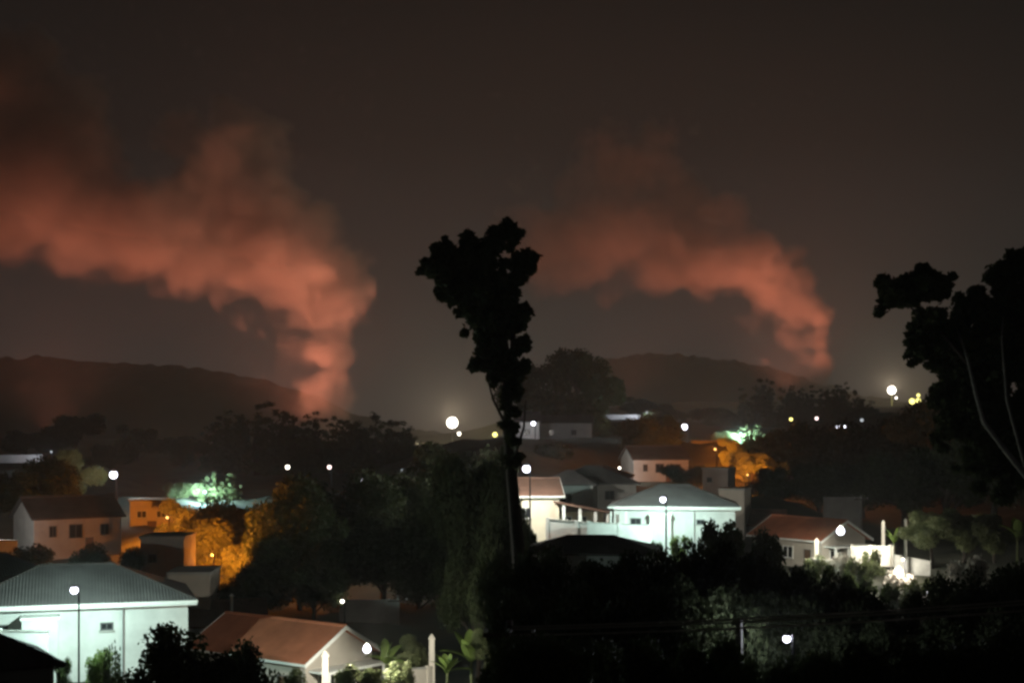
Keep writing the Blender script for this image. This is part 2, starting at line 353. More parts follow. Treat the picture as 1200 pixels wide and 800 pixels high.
def white_house(px, pb, D, w, label):
    t = house('white_house', label, px, pb, D, w, 9, 5.0, 'hip', 2.2, .55, M_white, M_roofg, 0,
              [('f', -w/2+2.2, 3.1, 1.1, .9, 'window'), ('f', -w/2+8.6, 3.4, .8, .5, 'window')])
    MB().tube([(w/2-4.0, -.1, 5.0), (w/2-4.0, -.1, .2)], .06, 6).obj('downpipe', M_iron, t)
    MB().tube([(-w/2, -.66, 4.93), (w/2+.5, -.66, 4.93)], .07, 6).obj('gutter', M_trim, t)
    # projecting flat-topped bay and the open terrace left of it
    bx = MB().box(-w/2+3.6, -w/2+5.7, -1.6, -.003, -2, 4.4).obj('bay', M_white, t)
    MB().box(-w/2+3.5, -w/2+5.8, -1.7, -.003, 4.403, 4.55).obj('bay_roof', M_trim, bx)
    tr = MB().box(-w/2-.4, -w/2+3.597, -1.5, -.004, 2.4, 2.6).obj('terrace', M_conc, t)
    for x in (-w/2-.3, -w/2+1.2): MB().box(x, x+.16, -1.45, -1.29, 2.603, 4.7).obj('post', M_trim, tr)
    MB().box(-w/2-.3, -w/2+3.5, -1.42, -1.36, 3.4, 3.48).obj('rail', M_iron, tr)
    return t
white_house(90, 803, 88, 13.6, 'long white house with grey hipped roof beside the larger blue-white street lamp')
white_house(790, 654, 140, 12.0, 'white house with grey hipped roof behind the smaller pole-mounted street lamp')
def red_house(px, pb, D, label):
    t = house('red_roofed_house', label, px, pb, D, 10.5, 6.2, 3.3, 'gable', 1.7, .6, M_beige, M_roofr, -48,
          [('f', -3.2, 1.0, 1.6, 1.3, 'window', 'white'), ('f', .2, 1.0, 1.6, 1.3, 'window', 'white'), ('f', 3.2, .02, 1.0, 2.1, 'door'),
           ('r', -1.2, 1.0, 1.5, 1.2, 'window', 'white'), ('r', 1.4, .02, 1.0, 2.1, 'door')])
    pr = MB().box(5.253, 7.0, .3, 5.9, 2.45, 2.6).obj('porch_roof', M_trim, t)
    for y in (.4, 2.2, 5.6): MB().box(6.75, 6.95, y, y+.2, -2, 2.447).obj('porch_post', M_trim, t)
    return t
red_house(292, 822, 93, 'red-roofed house with white gable beside the lamp nearest the banana plants')
red_house(922, 664, 150, 'small red-roofed house with white gable above the foreground leaves')
def back_house(px, pb, D, label):
    return house('two_storey_house', label, px, pb, D, 9.6, 6.0, 4.3, 'gable', 1.9, .4, M_greyw, M_roofd, 22,
        [('f', -2.8, 2.2, .8, 1.2, 'window'), ('f', -.3, 2.0, 1.5, 1.5, 'window'), ('f', 2.9, 2.2, 1.0, 1.2, 'window'), ('f', 1.2, .02, .9, 2.0, 'door')], trim=False)
back_house(92, 652, 150, 'pale two-storey house with dark roof in front of the big round tree, on the left')
back_house(775, 568, 230, 'distant pale house with dark roof above the grey hipped roofs')
def annex(name, px, pb, D, w, h, label, m=M_greyw, rz=-12, win=True):
    return house(name, label, px, pb, D, w, 5, h, 'flat', 0, .1, m, M_conc, rz, [('f', -w*.22, h*.45, .7, .7, 'window')] if win else [], found=4)
annex('flat_roofed_annex', 221, 725, 105, 3.1, 3.3, 'plain beige flat-roofed block right behind the large white house', M_beige, -10, False)
annex('flat_roofed_annex', 190, 682, 116, 3.6, 3.6, 'grey flat-roofed block between the pale two-storey house and the orange-lit tree')
annex('flat_roofed_annex', 857, 612, 165, 3.0, 3.8, 'plain beige flat-roofed block behind the eave end of the smaller white house', M_beige, -10, False)
annex('flat_roofed_annex', 838, 578, 185, 3.4, 3.2, 'small grey flat-roofed block left of the smaller orange-lit tree')
# brown roofs behind the red-roofed houses
hb_ = house('brown_roofed_house', 'low dark brown-roofed house just left of the larger red roof', 268, 772, 104, 5.2, 5, 2.6, 'gable', 1.3, .4, M_greyw, M_roofb, 4, [('f', 0, .9, 1.2, 1.1, 'window')], trim=False)
house('brown_roofed_house', 'low dark brown-roofed house just left of the smaller red roof', 892, 640, 166, 5.6, 5, 2.6, 'gable', 1.4, .4, M_greyw, M_roofb, 4, [('f', 0, .9, 1.2, 1.1, 'window')], trim=False)
MB().tube([(.3, 1.2, 3.2), (.3, 1.2, 4.5), (.3, 1.2, 4.52), (.3, 1.2, 4.7)], [.1, .1, .2, .02], 8).obj('vent_pipe', M_trim, hb_)
# houses only one of the two neighbourhoods shows
house('grey_roofed_house', 'grey-roofed house cut by the left edge behind the large white house', 8, 745, 104, 7.5, 7, 4.0, 'hip', 1.9, .5, M_greyw, M_roofg, 8, [('f', 1.5, 2, 1.2, 1.1, 'window')])
house('grey_roofed_house', 'grey hip-roofed house stepped up behind the smaller white house', 700, 605, 168, 9.5, 8, 3.8, 'hip', 2.2, .5, M_greyw, M_roofg, 12, [('f', 1.5, 2, 1.2, 1.1, 'window')], trim=False)
house('brown_roofed_house', 'brown hip-roofed house between the cream porch and the pale distant house', 702, 582, 200, 8.5, 7, 2.8, 'hip', 1.6, .5, M_greyw, M_roofb, -4, [('f', 1.5, 1, 1.2, 1.1, 'window')], trim=False)
house('grey_roofed_house', 'small grey hip roof tucked between the cream porch and the stepped grey roof', 664, 606, 160, 6.0, 6, 3.6, 'hip', 1.7, .4, M_white, M_roofg, -6, [('f', 0, 1.6, 1.2, 1.1, 'window')], trim=False)
t = house('cream_house', 'brightly lit cream house with porch posts under a violet-white lamp', 626, 632, 146, 5.2, 7, 4.6, 'gable', 1.5, .5, M_cream, M_roofb, 6,
      [('f', -.9, 2.2, 1.2, 1.2, 'window', 'white')])
pr = MB().solid([(2.0, -1.8, 3.9), (8.0, -1.8, 2.7), (8.0, 4, 2.7), (2.0, 4, 3.9)], [(2.0, -1.8, 4.05), (8.0, -1.8, 2.85), (8.0, 4, 2.85), (2.0, 4, 4.05)]).obj('porch_roof', M_roofb, t)
MB().box(2.604, 7.6, 2.0, 2.2, -3, 2.74).obj('porch_wall', M_cream, t)
for k, x in enumerate((2.9, 4.6, 6.2, 7.5)): MB().box(x-.14, x+.14, -1.6, -1.32, -3, 3.9-(x-2)*.2-.02).obj('porch_post', M_trim, t)
MB().box(2.7, 7.6, -1.66, -1.61, .3, 1.2).obj('porch_wall', M_trim, t)
for x in (3.7, 5.3): wallpanel(t, 'f', 5.2, 7, x, 1.0, 1.1, 1.3, 'window', 'white').location.y = 2.0
house('gable_end_house', 'small house with a pale gable end lit by one lamp above the rooftops', 618, 516, 300, 5.0, 12, 4.0, 'gable', 2.0, .4, M_beige, M_roofd, 0, [('f', 0, 1.2, 1.2, 1.2, 'window')], trim=False)
house('long_low_house', 'long dim house with a flat dark roof under the left group of trees', 662, 516, 315, 12.0, 7, 4.0, 'gable', 1.5, .4, M_greyw, M_roofd, 0, [('f', -3, 1.2, 1.2, 1.2, 'window'), ('f', 2, 1.2, 1.2, 1.2, 'window')], trim=False)
# lit buildings by the orange lamps
house('roadside_house', 'cream shop-like building glowing orange beside the larger orange lamp', 178, 628, 185, 5.6, 5, 4.6, 'flat', 0, .2, M_cream, M_conc, 0, [('f', -1.3, 2.4, 1.3, 1.0, 'window', 'white'), ('f', 1.2, 2.4, 1.3, 1.0, 'window', 'white'), ('f', 0, .02, 1.2, 2.0, 'door')])
house('roadside_house', 'cream shop-like building glowing orange beside the smaller orange lamp', 826, 543, 290, 5.6, 5, 4.6, 'flat', 0, .2, M_cream, M_conc, 0, [('f', -1.3, 2.4, 1.3, 1.0, 'window', 'white'), ('f', 1.2, 2.4, 1.3, 1.0, 'window', 'white'), ('f', 0, .02, 1.2, 2.0, 'door')])
house('dark_cottage', 'dark-roofed cottage at the bottom left corner in front of the white wall', -5, 850, 62, 5.0, 5, 2.4, 'hip', 1.4, .4, M_greyw, M_roofd, 10, [('f', 0, .9, 1.2, 1.1, 'window')], trim=False)
house('dark_cottage', 'dark low house roof among black trees in front of the cream porch', 690, 690, 100, 9.5, 6, 2.4, 'hip', 1.2, .5, M_greyw, M_roofd, -3, [('f', 0, .9, 1.2, 1.1, 'window')], trim=False)

def wall_run(name, label, pts, h, th=.22, m=M_white, cap=True, cat='wall', down=2.5, pil=3.0):
    # garden wall through plan points (px, top row, D)
    a = P(*pts[0]); b = P(*pts[1]); v = b-a; L = v.xy.length; t = thing(name, label, cat, a-Vector((0, 0, h)), math.atan2(v.y, v.x)); t['kind'] = 'thing'
    dz = v.z
    MB().solid([(0, -th/2, -down), (L, -th/2, -down+dz), (L, th/2, -down+dz), (0, th/2, -down)], [(0, -th/2, h), (L, -th/2, h+dz), (L, th/2, h+dz), (0, th/2, h)]).obj('wall_panel', m, t)
    if cap: MB().solid([(-.05, -th/2-.05, h+.003), (L+.05, -th/2-.05, h+dz+.003), (L+.05, th/2+.05, h+dz+.003), (-.05, th/2+.05, h+.003)], [(-.05, -th/2-.05, h+.08), (L+.05, -th/2-.05, h+dz+.08), (L+.05, th/2+.05, h+dz+.08), (-.05, th/2+.05, h+.08)]).obj('coping', M_conc, t)
    k = 0
    while pil and k*pil <= L:
        x = k*pil; z = dz*x/L; MB().box(x-.17, x+.17, -th/2-.06, th/2+.06, -down+z, h+z+.16).obj('pillar', m, t); k += 1
    return t
wall_run('garden_wall', 'white garden wall running in front of the large white house', [(-60, 738, 84), (56, 740, 84)], 3.0)
wall_run('garden_wall', 'white front wall below the cream house porch', [(642, 608, 140.5), (695, 613, 139)], 2.2)
wall_run('garden_wall', 'bluish white sloping garden wall below the smaller white house terrace', [(690, 612, 138), (764, 616, 137.6)], 3.0)
wall_run('garden_wall', 'pale garden wall ending at the tall white gatepost by the banana plants', [(455, 786, 88), (507, 782, 90)], 1.6, m=M_beige)
wall_run('garden_wall', 'low pale wall in front of the smaller red-roofed house', [(1000, 640, 140), (1048, 640, 134)], 2.0, m=M_beige)
wall_run('retaining_wall', 'grey concrete retaining wall panels right of the pale garden shrubs', [(1048, 650, 127.5), (1090, 658, 127)], 1.2, m=M_conc, pil=0)
wall_run('added_pale_wall', 'upper added pale wall in the lit gardens below the lamp', [(952, 655, 136), (1002, 660, 134)], 1.0, m=M_beige, pil=1.8)  # these stepped walls are added to carry the garden's bright lamplit patches
wall_run('added_pale_wall', 'middle added pale wall in the lit gardens', [(998, 668, 131), (1050, 678, 128)], 1.2, m=M_beige, pil=1.8)
wall_run('added_pale_wall', 'lowest added pale wall stepping down at the right of the lit gardens', [(1048, 688, 124), (1100, 698, 120)], 1.2, m=M_beige, pil=1.8)
wall_run('ruined_wall', 'dim grey wall behind the larger red-roofed house', [(398, 702, 112), (468, 702, 112)], 3.2, m=M_greyw, cap=False, pil=0)
wall_run('ruined_wall', 'dim grey wall behind the smaller red-roofed house', [(965, 582, 176), (1010, 582, 176)], 3.2, m=M_greyw, cap=False, pil=0)
wall_run('boundary_wall', 'short bright wall strip at the far left under the hill', [(-14, 533, 255), (50, 533, 255)], 1.1, m=M_white, pil=0, down=.3)
wall_run('boundary_wall', 'short bright wall strip above the smaller round tree', [(702, 486, 405), (751, 486, 405)], 1.2, m=M_white, pil=0, down=.3)
wall_run('boundary_wall', 'short pale wall at the left edge beside the pale two-storey house', [(-20, 632, 140), (20, 634, 140)], 1.2, m=M_white, pil=0)
def post(name, label, px, pt, pb, D, w, m, cat='post'):
    a = P(px, pb, D); h = (pb-pt)*D/F; t = thing(name, label, cat, a, face(px))
    MB().solid([(-w/2, -w/2, -1), (w/2, -w/2, -1), (w/2, w/2, -1), (-w/2, w/2, -1)], [(-w*.4, -w*.4, h), (w*.4, -w*.4, h), (w*.4, w*.4, h), (-w*.4, w*.4, h)]).obj('shaft', m, t)
    MB().solid([(-w*.55, -w*.55, h+.003)]*1+[(w*.55, -w*.55, h+.003), (w*.55, w*.55, h+.003), (-w*.55, w*.55, h+.003)], [(-.02, -.02, h+w*.8), (.02, -.02, h+w*.8), (.02, .02, h+w*.8), (-.02, .02, h+w*.8)]).obj('cap', m, t)
    return t
post('gatepost', 'tall white gatepost in front of the larger banana plants', 506, 748, 815, 90, .42, M_beige)
post('gatepost', 'white gatepost left of the smaller banana plants', 1035, 612, 655, 140, .36, M_beige)
post('gatepost', 'second white gatepost, right of the smaller banana plants', 1061, 610, 645, 142, .32, M_beige)
post('gatepost', 'square pale gate pillar in front of the larger red-roofed house', 381, 768, 815, 86, .45, M_beige)
post('gatepost', 'square pale gate pillar in front of the smaller red-roofed house', 957, 634, 672, 140, .45, M_beige)
def util_pole(label, px, pt, pb, D, m=M_pole, arm=True):
    h = (pb-pt)*D/F; t = thing('utility_pole', label, 'pole', P(px, pb, D), face(px))
    MB().tube([(0, 0, -1.5), (0, 0, h)], [.16, .1], 8).obj('pole', m, t)
    if arm:
        c = MB().box(-.8, .8, -.14, -.05, h-.5, h-.38).obj('crossarm', M_wood, t)
        for x in (-.7, 0, .7): MB().ball((x, -.1, h-.3), .07, 8, 5).obj('insulator', M_trim, c)
util_pole('slim utility pole behind the larger red-roofed house', 466, 697, 765, 112)
util_pole('slim utility pole right of the smaller red-roofed house', 1009, 580, 640, 160)
util_pole('pale post standing in the foreground leaves below the power lines', 866, 726, 830, 44, M_pale, False)
util_pole('dark wooden pole added to carry the left ends of the power lines', 597, 726, 960, 42, M_wood)  # added pole that gives the cables an end support
util_pole('dark wooden pole carrying the right ends of the power lines, past the right edge', 1262, 690, 960, 42, M_wood)
for k, (a, b, lb) in enumerate((((597, 734), (1262, 698), 'upper power line crossing the dark foreground'), ((597, 744), (1262, 710), 'lower power line crossing the dark foreground'), ((597, 737), (1262, 702), 'middle power line crossing the dark foreground'))):
    p0 = P(*a, 42-.3*k); p1 = P(*b, 42-.3*k); pts = []
    for i in range(25): s = i/24; q = p0.lerp(p1, s); q.z -= .28*4*s*(1-s)*.5; pts.append(q)
    tag(MB().tube(pts, .03, 6).obj('power_line', M_wire), lb, 'cable')

# ------------------------------------------------------------------ lamps
BL = (.80, .84, 1.0); WH = (1.0, .93, .80); OG = (1.0, .27, .022); TL = (.55, .95, 1.0); YE = (1.0, .88, .25); PK = (1.0, .75, .68)
M_glow = {k: mat('lamp_glow_'+k, c, emit=e) for k, c, e in (('cool', (.86, .86, 1), 7), ('warm', (1, .92, .78), 6), ('orange', (1, .55, .15), 4), ('teal', (.6, 1, .85), 5), ('yellow', (1, .9, .25), 3), ('pink', (1, .75, .7), 3), ('dim', (.8, .85, .9), .7))}
LC = {'cool': BL, 'warm': WH, 'orange': OG, 'teal': TL, 'yellow': YE, 'pink': PK, 'dim': BL}
def lamp(label, px, py, pb, D, col, power, dia_px=7, group=None, arm=.12, name='street_or_assumed_lamp', back=.35, tint=None, dx=-.05, pole=True):
    r = dia_px*D/F/2; h = (pb-py)*D/F; t = thing(name, label, 'lamp', P(px, pb, D), face(px), group)
    pr = max(.05, min(.10, D*.0006)); ax = arm+r*.6
    if not pole: MB().tube([(0, 0, h+r*1.3), (0, 1.2, h+r*1.5)], .04, 6).obj('bracket', M_post, t)
    else: MB().tube([(ax, 0, -1.5), (ax, 0, h-r*.3), (ax, 0, h+r*1.25), (0, 0, h+r*1.35)], [pr*1.3, pr*.9, pr*.8, pr*.7], 8).obj('pole', M_post, t)
    hd = MB().tube([(0, 0, h+r*.8), (0, 0, h+r*1.5)], [r*.9, r*.3], 12).obj('lamp_head', M_dome, t)
    MB().ball((0, 0, h), r, 14, 8).obj('globe', M_glow[col], hd, True)
    if power: lamp_light(t, (dx, r+back, h-r*.2), tint or LC[col], power, max(.1, r*.5))
    return t
# larger neighbourhood
GW = (.72, 1.0, .92)
lamp('blue-white street lamp on a tall pole in front of the large white house', 87, 691, 806, 80, 'cool', 4600, 9, tint=GW, back=1.2)
lamp('round white lamp beside the gable of the larger red-roofed house', 430, 760, 815, 84, 'cool', 3400, 9, pole=False, back=-1.2, tint=(1, .96, .82))
lamp('violet-white street lamp left of the larger orange glow', 133, 556, 600, 190, 'cool', 2500, 9, tint=(1, .9, .85))
lamp('assumed orange street lamp between the pale two-storey house and the larger glowing tree', 196, 606, 650, 161, 'orange', 11000, 3)  # unseen source assumed for the orange glow on the trees
lamp('assumed orange street lamp low behind the larger block walls', 248, 650, 715, 126, 'orange', 9000, 2.5)  # second assumed orange lamp, added to spread the glow lower
lamp('assumed greenish street lamp lighting the larger teal treetops', 240, 576, 605, 224, 'teal', 14000, 4)  # unseen lamp assumed from the teal light on the leaves
lamp('assumed street lamp added unseen beyond the left edge to light the pale two-storey house gable', -16, 610, 655, 140, 'warm', 900, 5, tint=(1, .95, .9))  # unseen lamp outside the view, assumed and added to light the gable
lamp('assumed street lamp added to light the short bright wall strip at the far left', 60, 529, 550, 250, 'dim', 1200, 2.5)  # lamp assumed and added here so the pale wall strip is lit
lamp('assumed street lamp added to light the short bright wall strip above the smaller round tree', 758, 483, 500, 398, 'dim', 3000, 2.5)  # assumed as well, added to light this farther wall strip
# smaller neighbourhood
lamp('blue-white street lamp on a pole in front of the smaller white house', 777, 585, 655, 131, 'cool', 4800, 7, tint=GW, back=2)
lamp('violet-white lamp at the gable corner of the smaller red-roofed house', 985, 622, 672, 137, 'cool', 4200, 9, pole=False, back=-1.8, tint=(1, .96, .82))
lamp('violet-white street lamp above the cream house porch', 617, 549, 640, 134, 'cool', 6500, 9, back=5.5, tint=(1, .95, .85))
lamp('violet-white street lamp left of the smaller orange glow', 802, 500, 530, 310, 'cool', 5000, 7, tint=(1, .9, .85))
lamp('assumed orange street lamp in front of the smaller glowing tree', 838, 526, 560, 243, 'orange', 20000, 2.5)  # assumed lamp, its own globe unseen, lighting the smaller tree orange
lamp('assumed orange street lamp low behind the smaller block walls', 876, 556, 600, 205, 'orange', 12000, 2)  # another assumed orange lamp, added for the lower trees' glow
lamp('assumed greenish street lamp lighting the smaller teal treetops', 868, 508, 530, 332, 'teal', 22000, 3)  # assumed unseen source of the smaller trees' teal light
lamp('small white lamp on the pale gable end above the rooftops', 625, 496, 518, 292, 'cool', 900, 5, back=.3)
lamp('assumed half hidden street lamp behind the brown roof lighting the distant pale house', 726, 548, 580, 222, 'warm', 1500, 3, tint=(1, .95, .9))  # unseen lamp assumed behind the roof, added to brighten the house
for px, py, pb, D, col, pw, dia, lb in [
    (337,547,560,250,'warm',60,5,'small white lamp under the larger treetops, beside a pinkish lit patch'),
    (386,547,560,250,'pink',60,5,'small pinkish lamp under the larger treetops'),
    (424,563,580,220,'cool',60,5,'small white lamp, left of a close pair above the dark trees'),
    (438,564,580,220,'cool',60,6,'small white lamp, right of a close pair above the dark trees'),
    (472,552,568,260,'dim',0,5,'faint grey lamp right of the close pair of lamps'),
    (480,584,605,190,'warm',80,7,'yellowish white lamp alone in the dark trees right of the larger plume'),
    (517,597,615,180,'dim',0,5,'faint lamp low in the dark trees near the tall silhouetted tree'),
    (401,704,735,108,'warm',25,4.5,'small warm lamp on the dim wall behind the larger red roof'),
    (927,491,500,420,'yellow',100,4,'tiny yellow-green lamp under the smaller treetops'),
    (957,490,500,420,'pink',60,4,'tiny pinkish lamp under the smaller treetops'),
    (982,500,512,360,'cool',60,4,'tiny white lamp, left of a close pair in front of the smaller treetops'),
    (989,500,512,360,'cool',60,4,'tiny white lamp, right of a close pair in front of the smaller treetops'),
    (1010,492,505,420,'dim',0,4,'faint lamp just above the brighter white one near the tall pale trunk'),
    (1016,513,528,330,'warm',80,6,'white lamp alone in the dark slope below the smaller treetops'),
    (1038,520,535,320,'pink',60,4,'faint pinkish lamp low on the dark slope'),
    (968,588,600,178,'warm',30,4,'small warm lamp on the dim wall behind the smaller red roof'),
    (660,525,540,260,'cool',100,5,'small white lamp, right of a pair below the long low house'),
    (651,525,540,260,'dim',0,5,'faint lamp, left of a pair below the long low house'),
    (1165,459,500,180,'dim',0,5,'faint grey lamp among the branches of the right-hand tree')]:
    lamp(lb, px, py, pb, D, col, pw, dia)
def flood(label, px, py, pb, D, spots, col, power):
    t = thing('floodlight_mast', label, 'floodlight', P(px, pb, D), face(px)); h = (pb-py)*D/F
    MB().tube([(0, .6, -3), (0, .6, h+1)], [.35, .2], 8).obj('mast', M_iron, t)
    for (dx, dz, r) in spots:
        s = D/F; c = Vector((dx*s, 0, h+dz*s)); hd = MB().tube([c+Vector((0, .5, 0)), c+Vector((0, .05, 0))], [r*s*.5, r*s], 14).obj('lamp_housing', M_dome, t)
        MB().tube([c, c+Vector((0, -.25, 0))], [r*s*.96, r*s*.7], 14).obj('lens', M_glow[col], hd)
    if power: lamp_light(t, (0, 4, h+3), (1, .80, .55) if col == 'warm' else LC[col], power, 2.0)
flood('dazzling white floodlight mast on the slope right of the larger plume', 530, 495, 520, 780, [(0, 0, 7), (8, -13, 2.2)], 'warm', 240000)
flood('bright white floodlight mast on the slope right of the smaller plume', 1045, 457, 482, 880, [(0, 0, 5.2), (5, -9, 1.4)], 'warm', 200000)
flood('yellow floodlights on the ridge beside the silhouetted tree at the centre', 575, 520, 530, 700, [(-6, 0, 3.8), (0, 0, 3.2), (6, 1, 3.2), (5, 11, 3)], 'yellow', 20000)
flood('yellow floodlights on the ridge left of the right-hand tree', 1072, 470, 482, 860, [(-3, 0, 3.5), (4, 1, 2.8), (4, 7, 2)], 'yellow', 20000)
lamp('bright garden lamp shining through the foreground leaves below the power lines', 922, 748, 800, 44, 'cool', 420, 9, name='garden_or_added_lamp', back=.9, dx=-.3)

# ------------------------------------------------------------------ trees and plants
def leafmesh(pts, size, mtl, rg, nrm=None, elong=1.6, name='crown', drop=0.0):
    n = len(pts); sz = size*rg.uniform(.55, 1.35, n)
    a = rg.normal(0, 1, (n, 3)); a[:, 2] -= drop; a /= np.linalg.norm(a, axis=1)[:, None]
    b = rg.normal(0, 1, (n, 3)); b -= a*(a*b).sum(1)[:, None]; b /= np.linalg.norm(b, axis=1)[:, None]
    c = np.cross(a, b)
    A = a*sz[:, None]*elong*.5; B = b*sz[:, None]*.5; Cc = c*sz[:, None]*.12
    V = np.stack([pts-A, pts+B+Cc, pts+A, pts-B+Cc], 1).reshape(-1, 3)
    me = bpy.data.meshes.new(name); me.vertices.add(4*n); me.vertices.foreach_set('co', V.ravel())
    me.loops.add(4*n); me.loops.foreach_set('vertex_index', np.arange(4*n)); me.polygons.add(n)
    me.polygons.foreach_set('loop_start', np.arange(0, 4*n, 4)); me.materials.append(mtl); me.update(calc_edges=True); me.validate(); return me
def blobpts(blobs, n, rg):
    w = np.array([b[3]**1.5 for b in blobs]); w /= w.sum(); k = rg.choice(len(blobs), n, p=w)
    d = rg.normal(0, 1, (n, 3)); d /= np.linalg.norm(d, axis=1)[:, None]
    r = rg.random(n)**.45*(1+np.abs(rg.normal(0, .09, n))); bl = np.array(blobs)
    p = bl[k, :3]+d*(r*bl[k, 3])[:, None]*np.array([1, 1, .85]); return p
PROTO = {}
def proto(kind, seed, lod):
    key = (kind, seed, lod)
    if key in PROTO: return PROTO[key]
    rg = np.random.default_rng(seed*7+{'broad': 1, 'spiky': 2, 'bush': 3, 'round': 4}[kind]); NL = {0: 22000, 1: 16000, 2: 12000}[lod]; LS = {0: .018, 1: .022, 2: .024}[lod]
    if kind == 'bush': NL, LS = {0: (6000, .04), 1: (3500, .05), 2: (2500, .06)}[lod]
    blobs = []; tr = MB()
    if kind == 'broad':
        for k in range(16):
            th = rg.uniform(0, 6.283); rr = .34*math.sqrt(rg.random()); z = rg.uniform(.42, .90)
            sh = 1-abs(z-.6)*1.0
            blobs.append((math.cos(th)*rr*sh*1.05, math.sin(th)*rr*sh*1.05, z, rg.uniform(.09, .17)))
    elif kind == 'round':
        for k in range(22):
            th = rg.uniform(0, 6.283); rr = .36*math.sqrt(rg.random()); z = .38+.42*math.sqrt(max(0, 1-(rr/.42)**2))*rg.random()
            blobs.append((math.cos(th)*rr, math.sin(th)*rr, z, rg.uniform(.10, .17)))
    elif kind == 'spiky':
        for k in range(44):
            th = rg.uniform(0, 6.283); rr = .44*math.sqrt(rg.random()); top = rg.uniform(.62, .96)*(1-rr*rr*1.2)
            for q in range(5):
                s = q/4; blobs.append((math.cos(th)*rr, math.sin(th)*rr, .14+(top-.14)*s, .075-.035*s))
    else:
        for k in range(16):
            th = rg.uniform(0, 6.283); rr = .36*math.sqrt(rg.random()); z = rg.uniform(.1, .80)*(1-rr*.8)
            blobs.append((math.cos(th)*rr, math.sin(th)*rr, z, rg.uniform(.12, .2)))
    if kind == 'bush':
        for k in range(5): b = blobs[k]; tr.tube([(b[0]*.2, b[1]*.2, -.15), (b[0]*.5, b[1]*.5, b[2]*.5), b[:3]], [.02, .014, .005], 6)
    else:
        tr.tube([(0, 0, -.25), (.01, 0, .15), (-.01, .01, .4), (.015, 0, .62)], [.034, .027, .02, .009], 8)
        for k in range(7):
            b = blobs[k*2]; z0 = .25+.04*k; tr.tube([(0, 0, z0), (b[0]*.5, b[1]*.5, z0+(b[2]-z0)*.6), b[:3]], [.014, .009, .003], 6)
    pts = blobpts(blobs, NL, rg)
    zm = np.percentile(pts[:, 2], 99.6); wm = np.percentile(np.hypot(pts[:, 0], pts[:, 1]), 97)
    k3 = np.array([.5/wm, .5/wm, 1/zm]); pts = pts*k3; tr.v = [(a*k3[0], b*k3[1], c*k3[2]) for a, b, c in tr.v]
    PROTO[key] = (tr.mesh('trunk', M_bark), leafmesh(pts, LS, M_leaf, rg)); return PROTO[key]
_ts = [0]
def tree(label, px, pt, pb, D, wpx, kind='broad', leaf=None, group=None, name=None, cat=None, seed=None):
    _ts[0] += 1; sd = (seed if seed is not None else _ts[0]) % 4; lod = 0 if D < 105 else (1 if D < 210 else 2)
    h = (pb-pt)*D/F; w = wpx*D/F; tm, cm = proto(kind, sd, lod)
    z = gz(px, D); p = P(px, pb, D)
    nm = name or ('bush' if kind == 'bush' else 'leafy_tree')
    t = thing(nm, label, cat or ('bush' if kind == 'bush' else 'tree'), p, random.Random(_ts[0]).uniform(0, 6.28), group)
    a = link('trunk' if kind != 'bush' else 'stems', tm, t); b = link('crown' if kind != 'bush' else 'foliage', cm, t)
    for q in (a, b): q.scale = (w, w, h)
    if leaf and leaf is not M_leaf:
        b.material_slots[0].link = 'OBJECT'; b.material_slots[0].material = leaf
    return t
def banana(label, px, pt, pb, D, n=8, seed=1, group=None):
    rg = random.Random(seed); h = (pb-pt)*D/F; t = thing('banana_plant', label, 'plant', P(px, pb, D), 0, group)
    MB().tube([(0, 0, -1), (.03, 0, h*.3), (0, .03, h*.55)], [.13, .10, .06], 8).obj('stem', M_leafp, t)
    for k in range(n):
        a = k*2.4+rg.uniform(-.3, .3); el = rg.uniform(.5, 1.4); L = h*rg.uniform(.45, .62); w = L*.16; m_ = MB(); prev = None
        for i in range(8):
            s = i/7; r = L*s*math.cos(el)*(1+.2*s); z = h*.5+L*(s*math.sin(el)-.55*s*s*(1.3-math.sin(el)))
            ww = w*math.sin(math.pi*min(1, .08+s*.92))**.6+.01; c = Vector((math.cos(a)*r, math.sin(a)*r, z)); sd = Vector((-math.sin(a), math.cos(a), 0))*ww
            cur = (c+sd+Vector((0, 0, .25*ww)), c, c-sd+Vector((0, 0, .25*ww)))
            if prev: m_.poly([prev[0], cur[0], cur[1], prev[1]]); m_.poly([prev[1], cur[1], cur[2], prev[2]])
            prev = cur
        m_.obj('leaf', M_ban, t)
def tall(label, D, blobs, limbs, n, seed, leaf=M_leafd, size=.26):
    # one big tree from crown clumps (px,row,radius px) and limb paths
    rg = np.random.default_rng(seed); s = D/F; b0 = limbs[0][0][0]; base = P(b0[0], b0[1], D); t = thing('tall_tree', label, 'tree', base)
    bl = []
    for (x, y, r) in blobs:
        c = P(x, y, D)-base
        for k in range(16):
            d = rg.normal(0, 1, 3); d /= np.linalg.norm(d); q = rg.uniform(.25, 1.0)
            bl.append((c.x+d[0]*r*s*q, c.y+d[1]*r*s*q*1.2, c.z+d[2]*r*s*q*.9, r*s*rg.uniform(.16, .34)))
        bl.append((c.x, c.y, c.z, r*s*.5))
    pts = blobpts(bl, n, rg); ex = blobpts([(x, y, z, q*1.3) for x, y, z, q in bl], n//6, rg)
    link('crown', leafmesh(np.concatenate([pts, ex]), size, leaf, rg), t)
    for k, (path, rads, mm) in enumerate(limbs):
        MB().tube([P(x, y, D+dd)-base for (x, y, dd) in [(p[0], p[1], p[2] if len(p) > 2 else 0) for p in path]], rads, 8).obj('trunk' if k == 0 else 'limb', mm, t, True)
    return t
GD = 'dark trees massed on the slopes'
